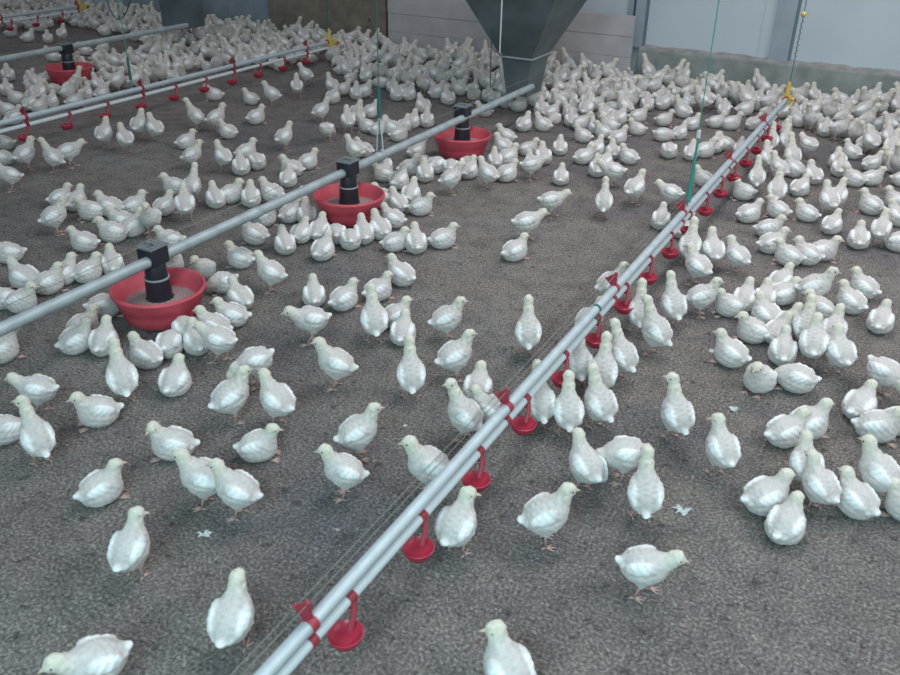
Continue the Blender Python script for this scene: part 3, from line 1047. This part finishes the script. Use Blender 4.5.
# ---------------------------------------------------------------- litter bits
def flakes(name, n, reg, size, mat_, label, cat):
    X = RNG.uniform(reg[0], reg[1], n); Y = RNG.uniform(reg[2], reg[3], n) ; a = RNG.uniform(0, 2 * PI, n)
    l = RNG.uniform(.5, 1.3, n) * size; w = l * RNG.uniform(.25, .6, n); t1 = RNG.uniform(-.35, .35, n); t2 = RNG.uniform(-.5, .5, n)
    base = np.array([[-1, -1], [1, -1], [1, 1], [-1, 1]], float); V = np.zeros((n, 4, 3))
    for k in range(4):
        u, q = base[k] * .5; lx, ly = u * l, q * w
        V[:, k, 0] = X + lx * np.cos(a) - ly * np.sin(a); V[:, k, 1] = Y + lx * np.sin(a) + ly * np.cos(a)
        V[:, k, 2] = .0012 + l * .18 + lx * t1 + ly * t2
    V[:, :, 2] = np.maximum(V[:, :, 2], .0008)
    me = bpy.data.meshes.new(name); me.vertices.add(4 * n); me.vertices.foreach_set('co', V.reshape(-1).astype(np.float32))
    me.loops.add(4 * n); me.loops.foreach_set('vertex_index', np.arange(4 * n, dtype=np.int32)); me.polygons.add(n)
    me.polygons.foreach_set('loop_start', np.arange(0, 4 * n, 4, dtype=np.int32)); me.update(calc_edges=True); me.materials.append(mat_)
    o = bpy.data.objects.new(name, me); COL.objects.link(o); tag(o, label, cat, None, 'stuff'); return o
flakes('wood_shavings', 14000, (-3.6, 1.6, 0.5, 4.2), .008, M['flake'], 'fine wood shavings scattered over the brown litter floor', 'shavings')
for (x, y, s, lab) in [(683, 512, .028, 'pale feather clump on the litter right of the long drinker line'), (206, 535, .020, 'small white fluff ball on litter near the lower left edge'),
                  (733, 410, .020, 'white fluff beside the looking-back chick on the right'), (712, 352, .014, 'tiny pale tuft on litter by the right flock'), (405, 426, .007, 'tiny white speck on litter below the upright middle chick')]:
    gx, gy = ground(x, y); b = MB(); rr = random.Random(int(x))
    for k in range(22):
        a = rr.uniform(0, 2 * PI); e = rr.uniform(.2, 1) * s; z = rr.uniform(.1, .6) * s
        p0 = (rr.uniform(-.4, .4) * s, rr.uniform(-.4, .4) * s, .002); b.tube([p0, (p0[0] + math.cos(a) * e * .5, p0[1] + math.sin(a) * e * .5, z), (p0[0] + math.cos(a) * e, p0[1] + math.sin(a) * e, z * .6)], [.0022, .0030, .0008], 5)
    o = b.obj('feather_tuft', M['fluff'], loc=(gx, gy, 0)); tag(o, lab, 'feather', 'loose feather tufts')

# ---------------------------------------------------------------- light
W = bpy.data.worlds.new('world'); SC.world = W; W.use_nodes = True
W.node_tree.nodes['Background'].inputs['Color'].default_value = (0.74, 0.82, 0.92, 1); W.node_tree.nodes['Background'].inputs['Strength'].default_value = 0.30
def area(name, loc, sx, sy, power, col, rot=(0, 0, 0)):
    l = bpy.data.lights.new(name, 'AREA'); l.shape = 'RECTANGLE'; l.size = sx; l.size_y = sy; l.energy = power; l.color = col
    o = bpy.data.objects.new(name, l); COL.objects.link(o); o.location = loc; o.rotation_euler = rot; return o
area('ceiling_tube', (-1.0, 4.6, 3.6), 0.5, 5.0, 98, (0.97, 0.94, 0.98))
area('ceiling_tube', (2.4, 3.4, 3.4), 0.5, 5.0, 130, (0.95, 0.96, 1.0))
area('ceiling_tube', (-6.6, 5.2, 3.6), 0.5, 4.0, 16, (1.0, 0.94, 0.97))
# added cyan fill light behind the camera, brightens the near litter
area('foreground_fill', (0.2, -1.7, 2.7), 3.0, 1.6, 185, (0.58, 0.93, 1.0), (math.radians(38), 0, math.radians(4)))

SC.view_settings.view_transform = 'Standard'; SC.view_settings.look = 'None'; SC.view_settings.gamma = 1.0
SC.view_settings.use_curve_mapping = False; SC.view_settings.exposure = 0.08
